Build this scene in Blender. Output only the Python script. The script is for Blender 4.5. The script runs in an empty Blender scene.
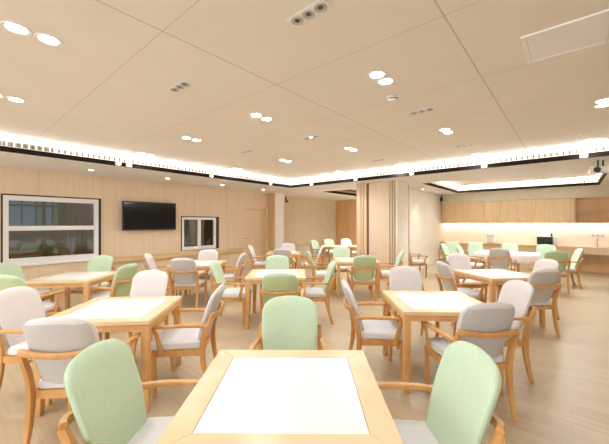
import bpy, bmesh, math, random
from mathutils import Vector, Matrix
random.seed(7)
scn = bpy.context.scene
COL = scn.collection
PI = math.pi

# ------------------------------------------------------------------ camera, world, exposure
FPX, HOR, EYE = 313.0, 223.5, 1.55
cam_d = bpy.data.cameras.new('camera')
cam = bpy.data.objects.new('camera', cam_d)
COL.objects.link(cam)
cam.location = (0, 0, EYE)
cam.rotation_euler = (PI / 2, 0, 0)
cam_d.sensor_width = 36.0
cam_d.lens = FPX / 609.0 * 36.0
cam_d.shift_y = (HOR - 222.0) / 609.0
cam_d.clip_start = 0.05
scn.camera = cam

world = bpy.data.worlds.new('world')
scn.world = world
world.use_nodes = True
bg = world.node_tree.nodes['Background']
bg.inputs[0].default_value = (0.92, 1.0, 1.10, 1)
bg.inputs[1].default_value = 1.45

scn.view_settings.view_transform = 'Standard'
scn.view_settings.look = 'None'
scn.view_settings.gamma = 1.0
scn.view_settings.exposure = 1.2
scn.view_settings.use_curve_mapping = False
LAMP_W = 22.0        # watts of one twin downlight
STRIP = 16.0          # emission of the cove strips
DISC = 14.0          # emission of a lit downlight lens

# ------------------------------------------------------------------ room frame: u runs right-forward, v left-forward
TH = math.atan2(0.760, 0.649)
U = Vector((math.cos(TH), math.sin(TH), 0))
V = Vector((-math.sin(TH), math.cos(TH), 0))
MAIN_Z, SOF_Z = 2.94, 2.70
VB, UB = 6.86, 7.36          # edges of the main ceiling tray
VW = 8.78                    # window wall

def ray(px, py):
    return Vector(((px - 304.5) / FPX, 1.0, -(py - HOR) / FPX))
def at_z(px, py, z):
    d = ray(px, py)
    return d * ((z - EYE) / d.z) + Vector((0, 0, EYE))
def at_u(px, py, u):
    d = ray(px, py)
    return d * (u / d.dot(U)) + Vector((0, 0, EYE))
def at_v(px, py, v):
    d = ray(px, py)
    return d * (v / d.dot(V)) + Vector((0, 0, EYE))
def uv(p):
    return p.dot(U), p.dot(V)

# ------------------------------------------------------------------ materials
def lin(r, g, b):
    f = lambda c: c / 12.92 if c <= 0.04045 else ((c + 0.055) / 1.055) ** 2.4
    return (f(r / 255.0), f(g / 255.0), f(b / 255.0), 1)

def mat(name, rgb, rough=0.5, metal=0.0, spec=0.5, coat=0.0):
    m = bpy.data.materials.new(name)
    m.use_nodes = True
    b = m.node_tree.nodes['Principled BSDF']
    b.inputs['Base Color'].default_value = lin(*rgb)
    b.inputs['Roughness'].default_value = rough
    b.inputs['Metallic'].default_value = metal
    b.inputs['Specular IOR Level'].default_value = spec
    b.inputs['Coat Weight'].default_value = coat
    return m

def emis(name, rgb, strength):
    m = mat(name, rgb, 0.5)
    b = m.node_tree.nodes['Principled BSDF']
    b.inputs['Emission Color'].default_value = lin(*rgb)
    b.inputs['Emission Strength'].default_value = strength
    return m

def noise_mix(m, c1, c2, scale, detail=4.0, bump=0.0, lo=0.35, hi=0.65, coords='Object'):
    """two-tone procedural colour, stretched by `scale` (x, y, z)"""
    nt = m.node_tree
    b = nt.nodes['Principled BSDF']
    tc = nt.nodes.new('ShaderNodeTexCoord')
    mp = nt.nodes.new('ShaderNodeMapping')
    mp.inputs['Scale'].default_value = scale
    nz = nt.nodes.new('ShaderNodeTexNoise')
    nz.inputs['Scale'].default_value = 1.0
    nz.inputs['Detail'].default_value = detail
    rp = nt.nodes.new('ShaderNodeValToRGB')
    rp.color_ramp.elements[0].position = lo
    rp.color_ramp.elements[1].position = hi
    rp.color_ramp.elements[0].color = lin(*c1)
    rp.color_ramp.elements[1].color = lin(*c2)
    nt.links.new(tc.outputs[coords], mp.inputs['Vector'])
    nt.links.new(mp.outputs[0], nz.inputs['Vector'])
    nt.links.new(nz.outputs['Fac'], rp.inputs[0])
    nt.links.new(rp.outputs[0], b.inputs['Base Color'])
    if bump:
        bp = nt.nodes.new('ShaderNodeBump')
        bp.inputs['Strength'].default_value = bump
        bp.inputs['Distance'].default_value = 0.002
        nt.links.new(nz.outputs['Fac'], bp.inputs['Height'])
        nt.links.new(bp.outputs[0], b.inputs['Normal'])
    return rp, tc

def line_fac(nt, tc, axis, offsets=None, period=None, start=0.0, half=0.004):
    """1 on thin lines perpendicular to object axis"""
    sp = nt.nodes.new('ShaderNodeSeparateXYZ')
    nt.links.new(tc.outputs['Object'], sp.inputs[0])
    out = None
    if period:
        a = nt.nodes.new('ShaderNodeMath'); a.operation = 'SUBTRACT'; a.inputs[1].default_value = start - period / 2
        nt.links.new(sp.outputs[axis], a.inputs[0])
        w = nt.nodes.new('ShaderNodeMath'); w.operation = 'FLOORED_MODULO'; w.inputs[1].default_value = period
        nt.links.new(a.outputs[0], w.inputs[0])
        c = nt.nodes.new('ShaderNodeMath'); c.operation = 'COMPARE'; c.inputs[1].default_value = period / 2; c.inputs[2].default_value = half
        nt.links.new(w.outputs[0], c.inputs[0])
        return c.outputs[0]
    for o in offsets:
        c = nt.nodes.new('ShaderNodeMath'); c.operation = 'COMPARE'; c.inputs[1].default_value = o; c.inputs[2].default_value = half
        nt.links.new(sp.outputs[axis], c.inputs[0])
        if out is None: out = c.outputs[0]
        else:
            mx = nt.nodes.new('ShaderNodeMath'); mx.operation = 'MAXIMUM'
            nt.links.new(out, mx.inputs[0]); nt.links.new(c.outputs[0], mx.inputs[1]); out = mx.outputs[0]
    return out

def overlay(m, src, fac, rgb, strength=1.0):
    nt = m.node_tree
    mx = nt.nodes.new('ShaderNodeMix'); mx.data_type = 'RGBA'
    ml = nt.nodes.new('ShaderNodeMath'); ml.operation = 'MULTIPLY'; ml.inputs[1].default_value = strength
    nt.links.new(fac, ml.inputs[0]); nt.links.new(ml.outputs[0], mx.inputs[0])
    nt.links.new(src, mx.inputs[6]); mx.inputs[7].default_value = lin(*rgb)
    nt.links.new(mx.outputs[2], nt.nodes['Principled BSDF'].inputs['Base Color'])
    return mx.outputs[2]

M = {}
M['ceiling'] = mat('ceiling_panel', (214, 190, 162), 0.75, spec=0.2)
_r, _t = noise_mix(M['ceiling'], (238, 227, 213), (235, 224, 209), (2, 2, 2))
_s = overlay(M['ceiling'], _r.outputs[0], line_fac(M['ceiling'].node_tree, _t, 1, offsets=[0.65, 2.25], half=0.006), (165, 138, 110), 0.5)
overlay(M['ceiling'], _s, line_fac(M['ceiling'].node_tree, _t, 0, period=1.143, start=1.055, half=0.005), (175, 148, 120), 0.32)
M['soffit'] = mat('soffit_paint', (232, 219, 204), 0.8, spec=0.2)
noise_mix(M['soffit'], (243, 238, 231), (240, 234, 226), (1.5, 1.5, 1.5))
M['veneer'] = mat('wall_veneer', (226, 186, 138), 0.5, spec=0.3)
_r, _t = noise_mix(M['veneer'], (232, 208, 178), (227, 201, 169), (18, 18, 0.7), 3)
overlay(M['veneer'], _r.outputs[0], line_fac(M['veneer'].node_tree, _t, 0, period=1.22, start=0.2, half=0.004), (180, 138, 92), 0.6)
M['orange'] = mat('orange_veneer', (212, 158, 100), 0.5, spec=0.3)
noise_mix(M['orange'], (224, 180, 130), (214, 168, 117), (14, 14, 0.7), 3)
M['beige'] = mat('beige_wall_panel', (206, 186, 152), 0.6, spec=0.3)
_r, _t = noise_mix(M['beige'], (216, 204, 178), (210, 197, 170), (3, 3, 3))
overlay(M['beige'], _r.outputs[0], line_fac(M['beige'].node_tree, _t, 0, period=1.2, start=9.9, half=0.005), (170, 148, 115), 0.7)
M['plaster'] = mat('white_plaster', (238, 227, 210), 0.75, spec=0.2)
noise_mix(M['plaster'], (239, 228, 212), (235, 223, 205), (2, 2, 2))
M['splash'] = mat('backsplash_white', (244, 236, 220), 0.35)
M['white'] = mat('white_trim', (238, 234, 230), 0.45)
M['black'] = mat('black_slot', (40, 33, 30), 0.9, spec=0.1)
M['dark'] = mat('dark_frame', (52, 40, 38), 0.5)
M['fin'] = mat('grille_fin', (150, 124, 96), 0.7)
M['brown'] = mat('brown_groove', (120, 84, 50), 0.6)
M['slat'] = mat('slat_wood', (224, 188, 146), 0.5)
noise_mix(M['slat'], (233, 206, 172), (226, 197, 161), (25, 25, 0.8), 3)
M['cabinet'] = mat('cabinet_veneer', (232, 198, 152), 0.45)
noise_mix(M['cabinet'], (235, 202, 158), (227, 191, 144), (20, 20, 0.8), 3)
M['shelfwood'] = mat('shelf_veneer', (234, 190, 134), 0.45)
noise_mix(M['shelfwood'], (238, 194, 138), (229, 182, 125), (20, 20, 0.8), 3)
M['rail'] = mat('hand_rail_wood', (212, 174, 118), 0.45)
noise_mix(M['rail'], (222, 190, 142), (213, 179, 130), (2, 25, 25), 3)
M['floor'] = mat('floor_planks', (212, 184, 148), 0.32, spec=0.45)
def _floor(m):
    nt = m.node_tree; b = nt.nodes['Principled BSDF']
    tc = nt.nodes.new('ShaderNodeTexCoord')
    mp = nt.nodes.new('ShaderNodeMapping'); mp.inputs['Rotation'].default_value = (0, 0, PI / 2)
    br = nt.nodes.new('ShaderNodeTexBrick')
    br.inputs['Color1'].default_value = lin(200, 180, 148); br.inputs['Color2'].default_value = lin(194, 173, 140)
    br.inputs['Mortar'].default_value = lin(186, 162, 133)
    br.inputs['Scale'].default_value = 1.0; br.inputs['Mortar Size'].default_value = 0.0022
    br.inputs['Brick Width'].default_value = 1.1; br.inputs['Row Height'].default_value = 0.16
    br.inputs['Bias'].default_value = 0.0; br.offset = 0.37
    mp2 = nt.nodes.new('ShaderNodeMapping'); mp2.inputs['Scale'].default_value = (22, 1.6, 1)
    nz = nt.nodes.new('ShaderNodeTexNoise'); nz.inputs['Scale'].default_value = 1.0; nz.inputs['Detail'].default_value = 5
    mx = nt.nodes.new('ShaderNodeMix'); mx.data_type = 'RGBA'; mx.blend_type = 'MULTIPLY'
    rp = nt.nodes.new('ShaderNodeValToRGB')
    rp.color_ramp.elements[0].color = (0.82, 0.78, 0.73, 1); rp.color_ramp.elements[0].position = 0.3
    rp.color_ramp.elements[1].color = (1, 1, 1, 1); rp.color_ramp.elements[1].position = 0.65
    mx.inputs[0].default_value = 0.7
    L = nt.links.new
    L(tc.outputs['Object'], mp.inputs[0]); L(mp.outputs[0], br.inputs[0])
    L(tc.outputs['Object'], mp2.inputs[0]); L(mp2.outputs[0], nz.inputs[0]); L(nz.outputs[0], rp.inputs[0])
    L(br.outputs[0], mx.inputs[6]); L(rp.outputs[0], mx.inputs[7]); L(mx.outputs[2], b.inputs['Base Color'])
_floor(M['floor'])
M['beech'] = mat('chair_beech', (214, 158, 96), 0.4)
noise_mix(M['beech'], (217, 162, 98), (203, 146, 82), (14, 14, 3), 3)
M['tablewood'] = mat('table_beech', (220, 172, 112), 0.38)
noise_mix(M['tablewood'], (222, 170, 108), (210, 155, 92), (9, 9, 9), 3)
M['topwood'] = mat('table_top_maple', (233, 204, 158), 0.3)
noise_mix(M['topwood'], (236, 206, 162), (229, 196, 150), (5, 5, 5), 3)
M['inlay'] = mat('white_laminate', (246, 243, 238), 0.22, spec=0.5)
M['seam'] = mat('seam_line', (150, 118, 80), 0.6)
M['grey'] = mat('grey_fabric', (222, 212, 205), 0.9, spec=0.15)
noise_mix(M['grey'], (226, 219, 214), (217, 210, 205), (160, 160, 160), 3, bump=0.25)
M['green'] = mat('sage_fabric', (192, 212, 172), 0.9, spec=0.15)
noise_mix(M['green'], (200, 219, 188), (191, 210, 178), (160, 160, 160), 3, bump=0.25)
M['greyback'] = mat('grey_back_fabric', (196, 182, 168), 0.9, spec=0.15)
noise_mix(M['greyback'], (204, 198, 192), (196, 189, 182), (160, 160, 160), 3, bump=0.25)
M['greenback'] = mat('olive_back_fabric', (170, 184, 130), 0.9, spec=0.15)
noise_mix(M['greenback'], (196, 210, 164), (187, 201, 154), (160, 160, 160), 3, bump=0.25)
M['seatfab'] = mat('seat_fabric', (226, 222, 220), 0.85, spec=0.2)
noise_mix(M['seatfab'], (229, 226, 224), (220, 216, 214), (140, 140, 140), 3, bump=0.2)
M['strip'] = emis('cove_strip', (244, 250, 255), STRIP)
M['diffuser'] = emis('cove_diffuser', (255, 248, 236), 0.42)
M['under'] = emis('under_cabinet_strip', (255, 250, 240), 9.0)
M['disc'] = emis('lit_lens', (255, 250, 240), DISC)
M['lens'] = mat('unlit_lens', (84, 80, 78), 0.3)
M['chrome'] = mat('lamp_reflector', (196, 193, 190), 0.3, metal=0.7)
M['screen'] = mat('tv_screen', (8, 7, 8), 0.08, spec=0.6)
M['plasticblack'] = mat('black_plastic', (24, 22, 22), 0.35)
M['glass'] = mat('window_glass', (225, 232, 235), 0.02)
M['glass'].node_tree.nodes['Principled BSDF'].inputs['Transmission Weight'].default_value = 1.0
M['glass'].node_tree.nodes['Principled BSDF'].inputs['IOR'].default_value = 2.0
M['night'] = mat('dark_interior', (15, 15, 18), 0.8)
M['nightblue'] = emis('blue_lit_pane', (58, 90, 112), 0.45)
M['nightteal'] = emis('teal_lit_pane', (40, 84, 76), 0.4)
M['nightgrey'] = mat('grey_brown_curtain', (74, 66, 60), 0.9)
M['cloth'] = mat('white_tablecloth', (246, 240, 232), 0.85, spec=0.2)
M['metal'] = mat('brushed_metal', (176, 172, 168), 0.35, metal=0.8)

# ------------------------------------------------------------------ mesh helpers
def box(bm, x0, x1, y0, y1, z0, z1, mi=0):
    vs = [bm.verts.new(p) for p in ((x0, y0, z0), (x1, y0, z0), (x1, y1, z0), (x0, y1, z0),
                                     (x0, y0, z1), (x1, y0, z1), (x1, y1, z1), (x0, y1, z1))]
    fs = [(0, 3, 2, 1), (4, 5, 6, 7), (0, 1, 5, 4), (1, 2, 6, 5), (2, 3, 7, 6), (3, 0, 4, 7)]
    for f in fs:
        fa = bm.faces.new([vs[i] for i in f]); fa.material_index = mi
    return vs

def bevel_all(bm, w, seg=2):
    bmesh.ops.bevel(bm, geom=list(bm.edges), offset=w, segments=seg, profile=0.5, affect='EDGES')

def bbox(x0, x1, y0, y1, z0, z1, bev=0.0, seg=2):
    bm = bmesh.new(); box(bm, min(x0, x1), max(x0, x1), min(y0, y1), max(y0, y1), z0, z1)
    if bev: bevel_all(bm, bev, seg)
    return bm

def lathe(bm, prof, seg=20, c=(0, 0, 0), cap=True):
    rings = []
    for r, z in prof:
        if r < 1e-6: rings.append([bm.verts.new((c[0], c[1], c[2] + z))])
        else: rings.append([bm.verts.new((c[0] + r * math.cos(2 * PI * k / seg), c[1] + r * math.sin(2 * PI * k / seg), c[2] + z)) for k in range(seg)])
    for a, b in zip(rings, rings[1:]):
        for k in range(seg):
            k2 = (k + 1) % seg
            if len(a) == 1 and len(b) == 1: continue
            if len(a) == 1: bm.faces.new((a[0], b[k2], b[k]))
            elif len(b) == 1: bm.faces.new((a[k], a[k2], b[0]))
            else: bm.faces.new((a[k], a[k2], b[k2], b[k]))
    if cap:
        if len(rings[0]) > 1: bm.faces.new(rings[0][::-1])
        if len(rings[-1]) > 1: bm.faces.new(rings[-1])

def catmull(pts, n):
    out = []
    P = [Vector(p) for p in pts]
    Q = [P[0] * 2 - P[1]] + P + [P[-1] * 2 - P[-2]]
    for i in range(1, len(Q) - 2):
        for k in range(n):
            t = k / n
            a, b, c, d = Q[i - 1], Q[i], Q[i + 1], Q[i + 2]
            out.append(0.5 * ((2 * b) + (c - a) * t + (2 * a - 5 * b + 4 * c - d) * t * t + (3 * b - a - 3 * c + d) * t ** 3))
    out.append(P[-1])
    return out

def sweep(bm, pts, wd, up=(0, 0, 1), n=4):
    """rounded-rectangle bar through pts; wd = list of (width, depth) per control point"""
    path = catmull(pts, n) if n > 1 else [Vector(p) for p in pts]
    W = catmull([(w, d, 0) for w, d in wd], n) if n > 1 else [Vector((w, d, 0)) for w, d in wd]
    up = Vector(up)
    rings = []
    for i, p in enumerate(path):
        t = (path[min(i + 1, len(path) - 1)] - path[max(i - 1, 0)]).normalized()
        s = t.cross(up)
        s = s.normalized() if s.length > 1e-4 else Vector((1, 0, 0))
        q = s.cross(t).normalized()
        a, b = W[i].x / 2, W[i].y / 2
        ring = []
        for (x, y) in ((1, .55), (.72, 1), (-.72, 1), (-1, .55), (-1, -.55), (-.72, -1), (.72, -1), (1, -.55)):
            ring.append(bm.verts.new(p + s * a * x + q * b * y))
        rings.append(ring)
    for r0, r1 in zip(rings, rings[1:]):
        for k in range(8):
            bm.faces.new((r0[k], r0[(k + 1) % 8], r1[(k + 1) % 8], r1[k]))
    bm.faces.new(rings[0][::-1]); bm.faces.new(rings[-1])

def link(name, bm, mats, parent=None, smooth=False, loc=None, rotz=None):
    bmesh.ops.recalc_face_normals(bm, faces=list(bm.faces))
    me = bpy.data.meshes.new(name)
    bm.to_mesh(me); bm.free()
    for m in (mats if isinstance(mats, (list, tuple)) else [mats]): me.materials.append(m)
    if smooth:
        me.polygons.foreach_set('use_smooth', [True] * len(me.polygons))
        try: me.set_sharp_from_angle(angle=math.radians(38))
        except Exception: pass
    o = bpy.data.objects.new(name, me)
    COL.objects.link(o)
    if parent is not None: o.parent = parent
    if loc is not None: o.location = loc
    if rotz is not None: o.rotation_euler = (0, 0, rotz)
    return o

def thing(name, label, cat, loc=(0, 0, 0), rotz=0.0, group=None):
    o = bpy.data.objects.new(name, None)
    COL.objects.link(o)
    o.empty_display_size = 0.1
    o.location = loc; o.rotation_euler = (0, 0, rotz)
    o['label'] = label; o['category'] = cat
    if group: o['group'] = group
    return o

def room_thing(name, label, cat, u, v, z, group=None, extra=0.0):
    p = U * u + V * v
    return thing(name, label, cat, (p.x, p.y, z), TH + extra, group)

def struct(name, bm, mats, parent=None, smooth=False):
    o = link(name, bm, mats, parent, smooth)
    if parent is None:
        o.rotation_euler = (0, 0, TH)
        o['kind'] = 'structure'
    return o

def dup(root, loc, rotz, label, group=None):
    r = root.copy(); COL.objects.link(r)
    r.location = loc; r.rotation_euler = (0, 0, rotz); r['label'] = label
    if group: r['group'] = group
    for ch in list(root.children):
        c = ch.copy(); COL.objects.link(c); c.parent = r
        for g in ch.children:
            d = g.copy(); COL.objects.link(d); d.parent = c
    return r

# ------------------------------------------------------------------ SETTING (local coordinates are u, v, z)
struct('floor', bbox(-5, 15, -6, 11, -0.12, 0.0), M['floor'])
struct('ceiling', bbox(-5, 15, -6, 11, MAIN_Z, MAIN_Z + 0.1), M['ceiling'])

def soffits():
    bm = bmesh.new()
    z0, z1 = SOF_Z, MAIN_Z - 0.001
    box(bm, -5, UB, VB + 0.02, 9.4, z0, z1)
    box(bm, UB + 0.02, 9.03, -6, 9.4, z0, z1)
    box(bm, 9.03, 12.6, 6.85, 9.4, z0, z1)
    box(bm, 9.03, 12.7, 3.25, 4.3, z0, z1)
    box(bm, 9.03, 12.7, -6, -0.6, z0, z1)
    box(bm, 12.6, 13.7, 4.3, 9.4, z0, z1)
    box(bm, 12.7, 13.7, -6, 4.3, z0, z1)
    return bm
struct('ceiling_soffit', soffits(), M['soffit'])

def cove(name, axis, plane, sgn, a0, a1, lit=True, fin_mat='fin'):
    """lit fascia: black slot at the foot, glowing strip and a row of fins above. axis 'v': plane v=const, runs in u."""
    def bx(bm, s0, s1, d0, d1, z0, z1):
        lo, hi = sorted((plane + sgn * d0, plane + sgn * d1))
        if axis == 'v': box(bm, s0, s1, lo, hi, z0, z1)
        else: box(bm, lo, hi, s0, s1, z0, z1)
    bm = bmesh.new(); bx(bm, a0, a1, -0.02, 0.016, SOF_Z - 0.004, SOF_Z + 0.078)
    o = struct(name, bm, M['black'])
    bm = bmesh.new(); bx(bm, a0, a1, -0.02, 0.0, SOF_Z + 0.078, SOF_Z + 0.185)
    struct('diffuser', bm, M['diffuser'] if lit else M['brown'], o)
    bm = bmesh.new(); bx(bm, a0, a1, -0.02, 0.0, SOF_Z + 0.185, MAIN_Z - 0.002)
    struct('light_strip', bm, M['strip'] if lit else M['brown'], o)
    bm = bmesh.new()
    n = int((a1 - a0) / 0.088)
    for k in range(n):
        s = a0 + (k + 0.5) * 0.088
        bx(bm, s - 0.014, s + 0.014, 0.0005, 0.012, SOF_Z + 0.09, SOF_Z + 0.155)
    f = struct('grille_fins', bm, M[fin_mat], o)
    f['kind'] = 'stuff'
    return o
cove('trim_1', 'v', VB, -1, -5, UB - 0.013)
cove('trim_2', 'u', UB, -1, -6, VB - 0.013)
cove('trim_3', 'u', 12.7, -1, -0.6, 3.25)
cove('trim_4', 'v', -0.6, 1, 9.03, 12.69)
cove('trim_5', 'v', 3.25, -1, 9.03, 12.69)
cove('trim_6', 'v', 6.85, -1, 9.06, 12.59, lit=False, fin_mat='rail')
cove('trim_7', 'u', 12.6, -1, 4.31, 6.84, lit=False, fin_mat='rail')

def wall_holes(u0, u1, v0, v1, z0, z1, holes):
    """solid wall running in u with rectangular openings"""
    bm = bmesh.new()
    us = sorted({u0, u1} | {h[0] for h in holes} | {h[1] for h in holes})
    for a, b in zip(us, us[1:]):
        hs = sorted([(h[2], h[3]) for h in holes if h[0] <= a + 1e-6 and h[1] >= b - 1e-6])
        z = z0
        for (h0, h1) in hs:
            if h0 > z + 1e-6: box(bm, a, b, v0, v1, z, h0)
            z = h1
        if z < z1 - 1e-6: box(bm, a, b, v0, v1, z, z1)
    return bm
W1 = (0.825, 2.60, 0.68, 2.16)
W2 = (4.66, 5.97, 0.74, 1.77)
D1 = (6.99, 8.10, 0.0, 2.10)
struct('wall_left', wall_holes(-4, 8.15, VW, VW + 0.16, 0, SOF_Z, [W1, W2, D1]), M['veneer'])
struct('wall_front', bbox(-5, 13.65, -6.0, -5.85, 0, MAIN_Z), M['plaster'])
struct('wall_alcove', bbox(8.7, 13.25, 9.1, 9.25, 0, SOF_Z), M['beige'])
struct('wall_back', bbox(13.1, 13.25, 4.12, 9.1, 0, SOF_Z), M['orange'])
struct('wall_partition', bbox(9.0, 13.5, 4.0, 4.12, 0, SOF_Z), M['plaster'])
struct('wall_right', bbox(13.5, 13.65, -6, 4.12, 0, SOF_Z), M['splash'])
struct('trim_8', bbox(13.1, 13.5, -6, 4.0, 2.37, SOF_Z), M['beige'])
# pilaster with a white face
pl = struct('pillar_pilaster', bbox(8.15, 8.72, 8.48, 9.1, 0, SOF_Z), M['orange'])
struct('face_panel', bbox(8.22, 8.66, 8.455, 8.479, 0, SOF_Z), M['white'], pl)
struct('edge_strip', bbox(8.66, 8.72, 8.45, 8.479, 0, SOF_Z), M['slat'], pl)
# seam on the back wall
struct('trim_9', bbox(13.07, 13.1, 6.5, 6.56, 0, SOF_Z), M['brown'])

# baseboards
struct('baseboard_left', wall_holes(-4, 8.15, VW - 0.012, VW, 0, 0.09, [(D1[0], D1[1], 0, 0.2)]), M['rail'])
struct('baseboard_partition', bbox(9.0, 13.0, 3.988, 4.0, 0, 0.09), M['white'])
struct('baseboard_alcove', bbox(8.72, 13.1, 9.088, 9.1, 0, 0.09), M['rail'])

# hand rails on the walls
def handrail(name, label, u0, u1, vface):
    r = room_thing(name, label, 'handrail', (u0 + u1) / 2, vface - 0.05, 0.6)
    h = (u1 - u0) / 2
    bm = bbox(-h, h, -0.02, 0.02, -0.04, 0.08, 0.012); link('rail_board', bm, M['rail'], r, True)
    bm = bbox(-h, h, -0.028, 0.022, 0.08, 0.105, 0.01); link('top_grip', bm, M['rail'], r, True)
    n = max(2, int((u1 - u0) / 0.9))
    for k in range(n):
        x = -h + (k + 0.5) * (u1 - u0) / n
        link('bracket', bbox(x - 0.02, x + 0.02, 0.018, 0.0495, -0.02, 0.04), M['metal'], r)
handrail('wall_handrail', 'wooden handrail running along the veneered wall under the television', 2.66, 6.9, VW)
handrail('wall_handrail', 'wooden handrail along the shaded beige wall of the alcove', 8.75, 13.0, 9.1)

# door
dr = struct('door_1', bbox(D1[0] + 0.03, D1[1] - 0.03, VW + 0.1, VW + 0.145, 0.005, D1[3] - 0.03), M['slat'])
struct('door_frame', wall_holes(D1[0] + 0.001, D1[1] - 0.001, VW + 0.02, VW + 0.155, 0.002, D1[3] - 0.001, [(D1[0] + 0.03, D1[1] - 0.03, 0.0, D1[3] - 0.03)]), M['veneer'], dr)
bm = bmesh.new(); sweep(bm, [(D1[0] + 0.12, VW + 0.1, 1.02), (D1[0] + 0.12, VW + 0.05, 1.02), (D1[0] + 0.15, VW + 0.045, 1.02), (D1[0] + 0.24, VW + 0.045, 1.02)], [(.02, .02)] * 4)
struct('door_handle', bm, M['metal'], dr, True)

# windows
def ring_frame(u0, u1, z0, z1, v0, v1, w):
    bm = bmesh.new()
    l, r, b, t = w
    box(bm, u0, u0 + l, v0, v1, z0, z1); box(bm, u1 - r, u1, v0, v1, z0, z1)
    box(bm, u0 + l, u1 - r, v0, v1, z0, z0 + b); box(bm, u0 + l, u1 - r, v0, v1, z1 - t, z1)
    return bm
def window(name, W, fr, bars, right_gap):
    u0, u1, z0, z1 = W
    o = struct(name, ring_frame(u0 + .001, u1 - .001, z0 + .001, z1 - .001, VW - 0.006, VW + 0.15, (0.03, right_gap, 0.012, 0.03)), M['dark'])
    a0, a1, b0, b1 = u0 + 0.03, u1 - right_gap, z0 + 0.012, z1 - 0.03
    struct('window_frame', ring_frame(a0, a1, b0, b1, VW - 0.012, VW + 0.07, fr), M['white'], o)
    for bb in bars: struct('window_bar', bbox(*bb, 0.004), M['white'], o)
    struct('window_pane', bbox(a0 + 0.02, a1 - 0.02, VW + 0.045, VW + 0.051, b0 + 0.02, b1 - 0.02), M['glass'], o)
    return o
w1 = window('window_1', W1, (0.085, 0.085, 0.13, 0.10), [(0.93, 2.45, VW - 0.008, VW + 0.06, 1.40, 1.50)], 0.06)
struct('window_sill', bbox(0.80, 2.56, VW - 0.05, VW + 0.03, 0.655, 0.70, 0.006), M['white'], w1)
w2 = window('window_2', W2, (0.06, 0.06, 0.10, 0.07), [(5.22, 5.31, VW - 0.008, VW + 0.06, 0.80, 1.71)], 0.12)

# the dark room behind the glass
def back_room(name, u0, u1, v0, v1, z0, z1):
    bm = bmesh.new()
    box(bm, u0, u1, v1, v1 + 0.05, z0, z1); box(bm, u0 - 0.05, u0, v0, v1, z0, z1); box(bm, u1, u1 + 0.05, v0, v1, z0, z1)
    box(bm, u0, u1, v0, v1, z0 - 0.05, z0); box(bm, u0, u1, v0, v1, z1, z1 + 0.05)
    return struct(name, bm, M['night'])
back_room('wall_behind_glass', -0.9, 3.4, VW + 0.17, 10.6, 0.0, 2.6)
back_room('wall_behind_hatch', 4.3, 7.0, VW + 0.17, 10.4, 0.3, 2.4)
strips = [(-0.75, -0.45, 'nightblue'), (-0.4, -0.2, 'nightteal'), (0.0, 0.16, 'nightblue'), (0.22, 0.36, 'nightteal'), (0.42, 0.7, 'nightblue'), (0.74, 0.98, 'nightblue'),
          (1.02, 1.12, 'nightteal'), (1.2, 1.32, 'nightblue'), (1.36, 1.46, 'nightteal'), (1.7, 1.82, 'nightblue')]
t = room_thing('night_window', 'blue and teal lit panes seen dimly through the big left window', 'window', 1.25, 10.58, 0)
for a, b, mm in strips:
    link('lit_pane', bbox(a - 0.6, b - 0.6, -0.03, -0.005, 1.45, 2.25), M[mm], t)
link('cross_bar', bbox(-1.4, 1.3, -0.06, -0.031, 1.98, 2.03), M['black'], t)
t = room_thing('window_curtain', 'grey brown curtain behind the right end of the big left window', 'curtain', 2.75, 10.3, 0)
bm = bmesh.new(); sec = [(-0.5 + k * 0.05, 0.04 * math.sin(k * 1.9)) for k in range(21)]
lo = [bm.verts.new((x, y, 0.02)) for x, y in sec]; hi = [bm.verts.new((x, y, 2.4)) for x, y in sec]
lo2 = [bm.verts.new((x, y + .01, 0.02)) for x, y in sec]; hi2 = [bm.verts.new((x, y + .01, 2.4)) for x, y in sec]
for k in range(20):
    bm.faces.new((lo[k], lo[k + 1], hi[k + 1], hi[k])); bm.faces.new((lo2[k], hi2[k], hi2[k + 1], lo2[k + 1]))
    bm.faces.new((hi[k], hi[k + 1], hi2[k + 1], hi2[k])); bm.faces.new((lo[k], lo2[k], lo2[k + 1], lo[k + 1]))
bm.faces.new((lo[0], hi[0], hi2[0], lo2[0])); bm.faces.new((lo[20], lo2[20], hi2[20], hi[20]))
link('cloth', bm, M['nightgrey'], t, True)
t = room_thing('window_curtain', 'grey blind panel behind the left pane of the small sliding window', 'curtain', 5.0, 9.6, 0.31)
link('cloth', bbox(-0.45, 0.3, -0.01, 0.01, 0, 1.7), M['nightgrey'], t)

# pillar with veneer face, slats and a rounded white side
pil = struct('pillar', bbox(7.97, 8.62, 3.56, 4.72, 0, SOF_Z), M['brown'])
struct('veneer_panel', bbox(7.90, 7.975, 3.74, 4.36, 0, SOF_Z, 0.006), M['veneer'], pil)
for a, b in ((4.435, 4.515), (4.535, 4.60), (4.62, 4.76), (3.672, 3.71), (3.60, 3.64)):
    struct('slat', bbox(7.90, 7.975, a, b, 0, SOF_Z, 0.005), M['slat'], pil)
bm = bmesh.new()
prof = [(7.93, 3.50), (7.90, 3.53), (7.90, 3.565), (8.62, 3.565), (8.62, 3.54), (8.58, 3.49), (7.96, 3.49)]
lo = [bm.verts.new((x, y, 0)) for x, y in prof]; hi = [bm.verts.new((x, y, SOF_Z)) for x, y in prof]
for k in range(len(prof)):
    j = (k + 1) % len(prof); bm.faces.new((lo[k], lo[j], hi[j], hi[k]))
bm.faces.new(lo[::-1]); bm.faces.new(hi)
struct('white_side', bm, M['plaster'], pil)
struct('corner_strip', bbox(8.60, 8.635, 3.483, 3.54, 0, SOF_Z - 0.06), M['orange'], pil)

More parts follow.
